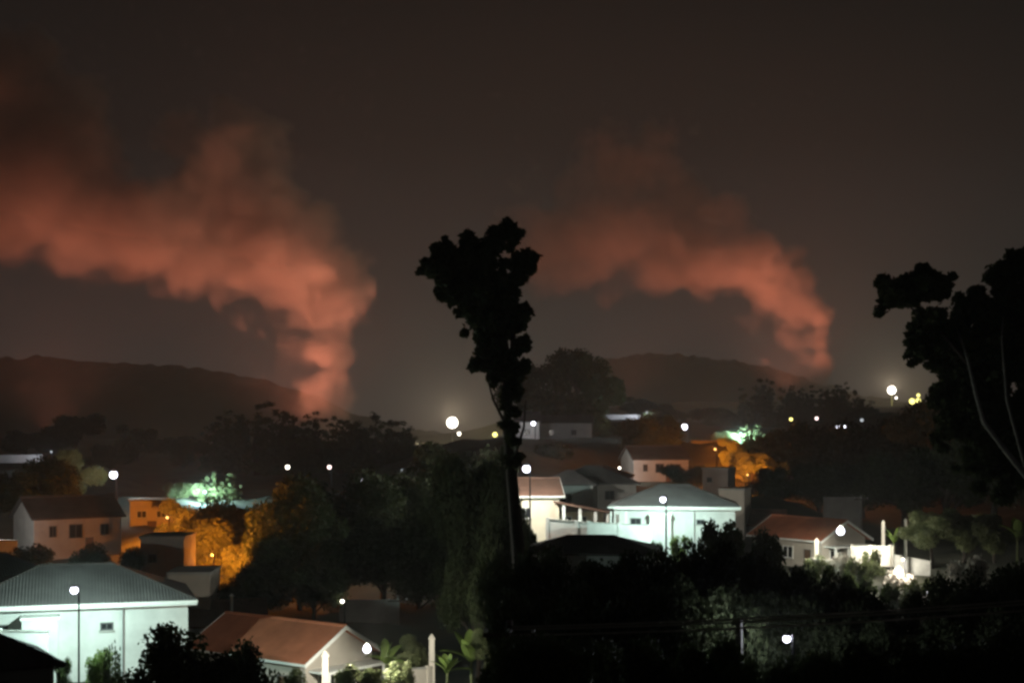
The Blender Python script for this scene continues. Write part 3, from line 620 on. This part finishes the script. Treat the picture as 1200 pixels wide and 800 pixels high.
# larger neighbourhood, far to near
tree('bushy dark tree with ragged top, left of the base of the larger plume', 300, 474, 560, 345, 118, 'spiky', M_leafd)
tree('dark ragged tree directly below the larger plume', 372, 488, 560, 350, 100, 'spiky', M_leafd)
tree('dark ragged tree just right of the base of the larger plume', 440, 488, 560, 348, 92, 'spiky', M_leafd)
for k, (a, b, c, d, w) in enumerate([(90,486,540,420,70),(160,500,556,400,60),(60,500,545,430,60),(215,512,565,380,60),(130,520,575,330,60),(30,505,545,440,70),(500,520,560,420,70),(550,524,565,400,70),(400,525,575,320,80)]):
    tree('dim tree in the hazy valley behind the larger orange glow', a, b, c, d, w, 'broad', M_leafd, 'trees in the hazy valley, larger side')
tree('big round black tree behind the pale two-storey house on the left', 48, 538, 640, 165, 118, 'round', M_leafd)
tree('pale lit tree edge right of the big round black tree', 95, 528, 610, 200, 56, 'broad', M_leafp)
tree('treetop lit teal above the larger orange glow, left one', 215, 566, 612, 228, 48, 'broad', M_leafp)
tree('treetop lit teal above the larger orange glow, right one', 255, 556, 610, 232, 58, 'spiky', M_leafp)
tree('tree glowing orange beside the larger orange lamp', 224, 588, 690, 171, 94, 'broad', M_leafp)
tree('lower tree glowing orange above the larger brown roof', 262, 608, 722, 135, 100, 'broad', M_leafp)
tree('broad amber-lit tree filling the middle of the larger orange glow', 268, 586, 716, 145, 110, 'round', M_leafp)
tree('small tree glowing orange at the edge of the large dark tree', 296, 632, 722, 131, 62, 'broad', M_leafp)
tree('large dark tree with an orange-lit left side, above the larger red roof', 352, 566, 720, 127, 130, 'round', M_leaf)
tree('large black tree right of the orange-lit one', 400, 556, 720, 135, 150, 'round', M_leafd)
for k, (a, b, c, d, w) in enumerate([(470,560,720,140,140),(540,535,720,150,150),(450,610,730,122,130),(530,600,740,120,150),(570,580,760,110,80),(350,630,735,118,110),(545,524,700,160,150),(490,655,745,118,110),(555,660,770,108,90)]):
    tree('black tree in the dark mass right of the larger red roof', a, b, c, d, w, 'round' if k % 2 else 'broad', M_leafd, 'black trees right of the larger houses')
tree('dark tree squeezed between the large white roof and the pale two-storey house', 130, 640, 720, 116, 90, 'round', M_leafd)
tree('dark tree behind the brown roof below the larger orange glow', 300, 660, 745, 110, 90, 'round', M_leafd)
tree('dark tree left of the dim wall behind the larger red roof', 368, 668, 745, 110, 80, 'round', M_leafd)
tree('dark bush under the pale two-storey house on the left', 30, 640, 690, 130, 70, 'bush', M_leafd)
tree('black bush in front of the large white wall', 195, 737, 850, 66, 110, 'bush', M_leafd, seed=1)
tree('black bush in front of the larger red-roofed house', 285, 757, 850, 66, 80, 'bush', M_leafd, seed=2)
tree('small black bush at the bottom left of the larger red house', 240, 770, 850, 62, 90, 'bush', M_leafd, seed=3)
tree('yellow-green shrub lit at the foot of the larger street lamp', 118, 762, 825, 80, 36, 'bush', M_ban, seed=1)
tree('small dark sapling in front of the bright white bay', 74, 772, 815, 80, 20, 'bush', M_leaf, seed=2)
tree('dark conifer-like shrub beside the yellow-green shrub', 132, 755, 825, 79, 22, 'spiky', M_leaf, seed=2)
for k, (a, b, c, d, w) in enumerate([(408,782,830,80,44),(440,784,830,80,40),(470,775,830,84,40),(345,785,830,76,40)]):
    tree('leafy garden shrub '+('below the gable door','under the round white lamp','right of the round white lamp','below the red roof\'s left corner')[k]+' of the larger red-roofed house', a, b, c, d, w, 'bush', M_leafp, 'garden shrubs by the larger red house')
tree('lit olive tree behind the pale garden wall', 485, 746, 815, 92, 48, 'broad', M_leafp)
banana('broad-leaved banana plant right of the tall white gatepost', 524, 762, 815, 88, 10, 3)
banana('taller banana plant near the central silhouetted tree', 552, 735, 815, 89, 8, 5)
banana('thin banana plant left of the tall white gatepost', 452, 742, 812, 90, 7, 8)
tree('dim hedge tree right of the banana plants', 578, 735, 830, 89, 50, 'broad', M_leafp)
tall('tall silhouetted tree at the centre with clumped crown against the sky', 70,
     [(518,298,26),(545,300,30),(575,292,28),(550,335,34),(582,335,34),(540,330,22),(562,372,30),(585,385,28),(572,415,24),(592,425,22),(598,275,20),(608,310,22),(504,316,16),(606,365,20),(558,428,10),(525,322,20),(530,345,18),(612,405,14),(578,440,12),(600,440,16),(612,430,12),(604,458,14),(592,462,10),(598,480,12),(596,500,11),(602,518,13),(601,540,14)],
     [([(606,960),(611,760),(608,650),(600,560,1),(594,500,1),(597,445,1),(590,370)], [.46, .38, .33, .28, .23, .19, .07], M_bark), ([(596,470),(585,410),(552,345),(535,318)], [.16, .11, .06, .02], M_bark), ([(597,430),(560,345),(522,300),(505,296)], [.12, .08, .04, .015], M_bark), ([(597,440),(606,340),(598,285)], [.13, .08, .03], M_bark), ([(594,500),(578,468),(570,440)], [.09, .06, .02], M_bark), ([(600,545),(614,500),(616,468)], [.09, .06, .02], M_bark)], 34000, 21, size=.2)
for k, (a, b, c, d, w) in enumerate([(558,540,780,105,130),(588,530,790,100,70),(545,560,760,112,100),(580,600,800,92,60),(560,640,800,98,80)]):
    tree('black tree closing the gap under the tall central silhouetted tree', a, b, c, d, w, 'round' if k % 2 else 'broad', M_leafd, 'black trees under the central tree')
for k, (a, b, c, d, w, kk) in enumerate([(265,490,560,340,60,'leftmost, lower'),(335,500,562,338,70,'in the notch between the two tall ones'),(405,498,562,340,70,'between the middle and right ones'),(470,504,562,345,50,'rightmost, lower')]):
    tree('dark ragged tree below the larger plume, '+kk, a, b, c, d, w, 'spiky', M_leafd)
# smaller neighbourhood, far to near
for k, (a, b, c, d, w, kk) in enumerate([(880,466,508,550,40,'leftmost, lower'),(930,466,508,552,44,'in the notch left of centre'),(970,464,508,552,40,'in the notch right of centre'),(1010,470,510,545,40,'rightmost, lower')]):
    tree('dark ragged tree below the smaller plume, '+kk, a, b, c, d, w, 'spiky', M_leafd)
tree('bushy dark ragged tree left of the base of the smaller plume', 903, 446, 508, 555, 76, 'spiky', M_leafd, seed=1)
tree('dark ragged tree directly below the smaller plume', 950, 456, 508, 560, 62, 'spiky', M_leafd, seed=2)
tree('dark ragged tree right of the base of the smaller plume', 988, 452, 508, 556, 56, 'spiky', M_leafd, seed=3)
tree('tallest dark tree with a feathery top in the group left of the smaller hill', 675, 410, 508, 330, 86, 'broad', M_leafd)
tree('wide dark tree at the left end of the group beside the smaller hill', 625, 428, 510, 335, 84, 'round', M_leafd)
tree('dark bush under the wide tree of the group beside the smaller hill', 632, 462, 512, 325, 70, 'bush', M_leafd)
tree('dark bush under the tallest tree of the group beside the smaller hill', 688, 462, 510, 325, 70, 'bush', M_leafd)
tree('shorter dark tree at the right end of the group beside the smaller hill', 706, 440, 505, 345, 56, 'broad', M_leafd)
for k, (a, b, c, d, w) in enumerate([(745,466,500,480,50),(790,474,510,470,50),(835,478,515,430,56),(770,482,515,400,50),(1020,478,512,500,60),(860,484,518,420,46),(1040,484,520,460,60),(690,492,525,330,50)]):
    tree('dim tree in the hazy valley behind the smaller orange glow', a, b, c, d, w, 'broad', M_leafd, 'trees in the hazy valley, smaller side')
tree('big round black tree above the distant pale house', 755, 490, 552, 262, 78, 'round', M_leafd)
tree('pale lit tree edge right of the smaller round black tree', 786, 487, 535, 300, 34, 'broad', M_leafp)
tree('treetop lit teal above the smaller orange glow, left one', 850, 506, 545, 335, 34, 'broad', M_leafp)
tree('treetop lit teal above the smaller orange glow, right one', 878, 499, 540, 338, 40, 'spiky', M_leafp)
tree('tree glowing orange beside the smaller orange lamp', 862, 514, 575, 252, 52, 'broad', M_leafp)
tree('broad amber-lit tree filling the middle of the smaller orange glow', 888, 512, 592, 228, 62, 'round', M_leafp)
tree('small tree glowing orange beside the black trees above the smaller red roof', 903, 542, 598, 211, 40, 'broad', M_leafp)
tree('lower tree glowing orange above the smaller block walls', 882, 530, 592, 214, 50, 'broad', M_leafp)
for k, (a, b, c, d, w) in enumerate([(925,500,600,225,90),(970,496,605,230,100),(1015,500,600,235,100),(1060,490,600,230,100),(915,545,615,195,70),(960,545,620,190,90),(1010,540,620,190,100),(1060,530,640,180,110),(1110,520,640,175,120),(1165,510,640,175,130),(1100,470,600,220,110),(1150,460,600,220,120),(1195,470,620,210,100)]):
    tree('black tree in the dark mass above the smaller red roof', a, b, c, d, w, 'round' if k % 2 else 'broad', M_leafd, 'black trees above the smaller houses')
tree('dark tree hiding the foot of the distant pale house', 800, 545, 590, 205, 60, 'round', M_leafd)
tree('dark bush below the long low house', 640, 520, 565, 250, 70, 'bush', M_leafd)
for k, (a, b, c, d, w) in enumerate([(1092,598,668,132,70),(1130,600,672,134,70),(1165,602,668,136,60)]):
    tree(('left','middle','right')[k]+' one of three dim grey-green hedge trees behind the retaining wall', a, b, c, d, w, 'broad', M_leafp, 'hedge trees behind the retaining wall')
banana('banana plants lit green between the two white gateposts', 1048, 617, 655, 136, 9, 11)
banana('banana plants lit at the right edge of the picture', 1192, 604, 655, 132, 10, 13)
tree('yellow-green shrub at the foot of the smaller street lamp', 797, 628, 662, 130, 24, 'bush', M_ban, seed=1)
tree('small dark sapling in front of the smaller white house', 768, 634, 660, 130, 14, 'bush', M_leaf, seed=2)
tree('black bush in front of the smaller white house wall', 843, 611, 690, 112, 60, 'bush', M_leafd, seed=0)
tree('black bush left of the smaller red-roofed gable', 898, 622, 690, 114, 44, 'bush', M_leafd, seed=2)
tree('dark bush at the foot of the cream house', 612, 610, 660, 124, 30, 'bush', M_leaf, seed=3)
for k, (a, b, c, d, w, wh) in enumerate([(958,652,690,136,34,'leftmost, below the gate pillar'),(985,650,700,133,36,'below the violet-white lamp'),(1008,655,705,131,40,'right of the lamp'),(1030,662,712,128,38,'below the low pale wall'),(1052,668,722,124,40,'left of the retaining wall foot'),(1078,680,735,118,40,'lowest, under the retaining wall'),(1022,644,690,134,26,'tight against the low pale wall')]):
    tree('pale shrub in the lit gardens, '+wh, a, b, c, d, w, 'bush', M_flower_glint if k in (1, 4) else M_leafp, 'lit garden shrubs, smaller side')  # two shrubs get whitish leaves in place of lamplit glints
tree('bush with lamp glints painted as pale leaves at the foot of the dark slope, lower right', 1094, 696, 730, 105, 26, 'bush', M_flower_glint, seed=1)  # whitish foliage stands in for a cluster of glints
lamp('small added fill lamp beside the glinting pale bush, lower right', 1086, 694, 730, 103, 'dim', 260, 2.5, name='garden_or_added_lamp', back=-.6, tint=(1, .95, .85))  # unseen lamp added only to brighten the pale bush
lamp('small assumed lamp on the retaining wall right of the lit gardens', 1058, 655, 690, 125, 'warm', 1500, 3, name='garden_or_added_lamp', back=-1.5)  # assumed lamp, added to brighten the stepped walls and shrubs
for k, (a, b, c, d, w, wh) in enumerate([(948,668,705,126,26,'at the left end'),(970,662,700,128,22,'below the gate pillar'),(995,672,712,125,24,'below the upper wall'),(1018,676,718,122,22,'below the middle wall'),(1042,684,725,119,24,'between the two lower walls'),(1066,694,732,116,24,'below the lowest wall')]):
    tree('dark ragged bush in front of the added pale walls, '+wh, a, b, c, d, w, 'bush', M_leaf, 'dark bushes before the added pale walls')
tree('dark red-flecked shrub beyond the retaining wall', 1135, 655, 720, 100, 60, 'bush', M_flower_glint, seed=2)
GF = 'black foreground trees below the smaller houses'
fg = [(622,650,900,62,110),(665,652,900,64,130),(715,650,900,66,130),(765,658,900,62,120),(815,640,900,66,110),(862,646,900,64,110),(905,655,900,62,110),(950,672,900,60,110),(1000,694,900,58,120),(1050,714,900,56,110),(1105,700,880,62,110),(1150,672,880,66,120),(1200,664,880,66,110),
 (640,690,960,48,150),(730,696,960,48,160),(820,690,960,48,150),(900,700,960,50,150),(985,720,960,50,150),(1070,735,960,48,150),(1160,722,960,48,150),
 (640,748,990,38,150),(735,752,990,38,150),(830,750,990,39,130),(880,772,990,37,110),(965,768,990,38,120),(1040,752,990,38,150),(1140,748,990,38,160),(1215,745,990,38,130),(605,700,930,54,50)]
for k, (a, b, c, d, w) in enumerate(fg):
    tree('black leafy tree in the dark foreground below the smaller houses', a, b, c, d, w, 'round' if k % 2 else 'broad', M_leaf if k in (22, 23, 24, 20, 21) else M_leafd, GF)
tall('tall dark tree at the right edge with clumped crown and a pale curving trunk', 75,
     [(1045,345,26),(1080,338,28),(1105,335,18),(1090,375,34),(1075,410,22),(1120,395,32),(1150,360,28),(1180,330,30),(1195,305,18),(1175,385,38),(1145,425,34),(1190,430,36),(1120,440,20),(1180,480,38),(1140,470,22),(1100,425,18),(1210,380,40),(1210,470,40),(1130,360,24),(1100,400,30),(1160,400,34),(1185,360,30),(1150,450,34),(1200,520,40),(1165,520,36),(1120,470,26),(1130,500,26),(1100,460,20),(1190,315,22),(1200,400,34),(1168,440,34),(1130,420,28),(1205,555,40),(1150,545,30),(1112,505,24),(1165,365,26)],
     [([(1262,760),(1235,600),(1205,560,-3),(1180,530,-3.6),(1153,495,-3.8),(1143,460,-3.6),(1134,420,-3),(1120,380)], [.45, .32, .19, .14, .12, .10, .08, .03], M_pale), ([(1205,560,-3),(1180,470,-3),(1174,400,-3),(1176,360)], [.10, .07, .05, .02], M_pale), ([(1134,425,-3),(1095,380),(1050,348)], [.12, .08, .03], M_bark), ([(1235,600),(1225,450),(1200,340)], [.3, .2, .05], M_bark)], 90000, 33, size=.22)

# ------------------------------------------------------------------ haze
HAZE = 0.00025
if HAZE:
    hb = MB().box(-1900, 1900, -60, 2700, CZ-63.5, CZ+330)
    mh = bpy.data.materials.new('night_haze'); mh.use_nodes = True; n = mh.node_tree; n.nodes.clear()
    o_ = n.nodes.new('ShaderNodeOutputMaterial'); pv = n.nodes.new('ShaderNodeVolumePrincipled')
    pv.inputs['Color'].default_value = (.85, .84, .83, 1); pv.inputs['Density'].default_value = HAZE; pv.inputs['Anisotropy'].default_value = .3
    n.links.new(pv.outputs[0], o_.inputs['Volume'])
    tag(hb.obj('haze', mh), 'thin night haze filling the valley air', None, None, 'stuff')
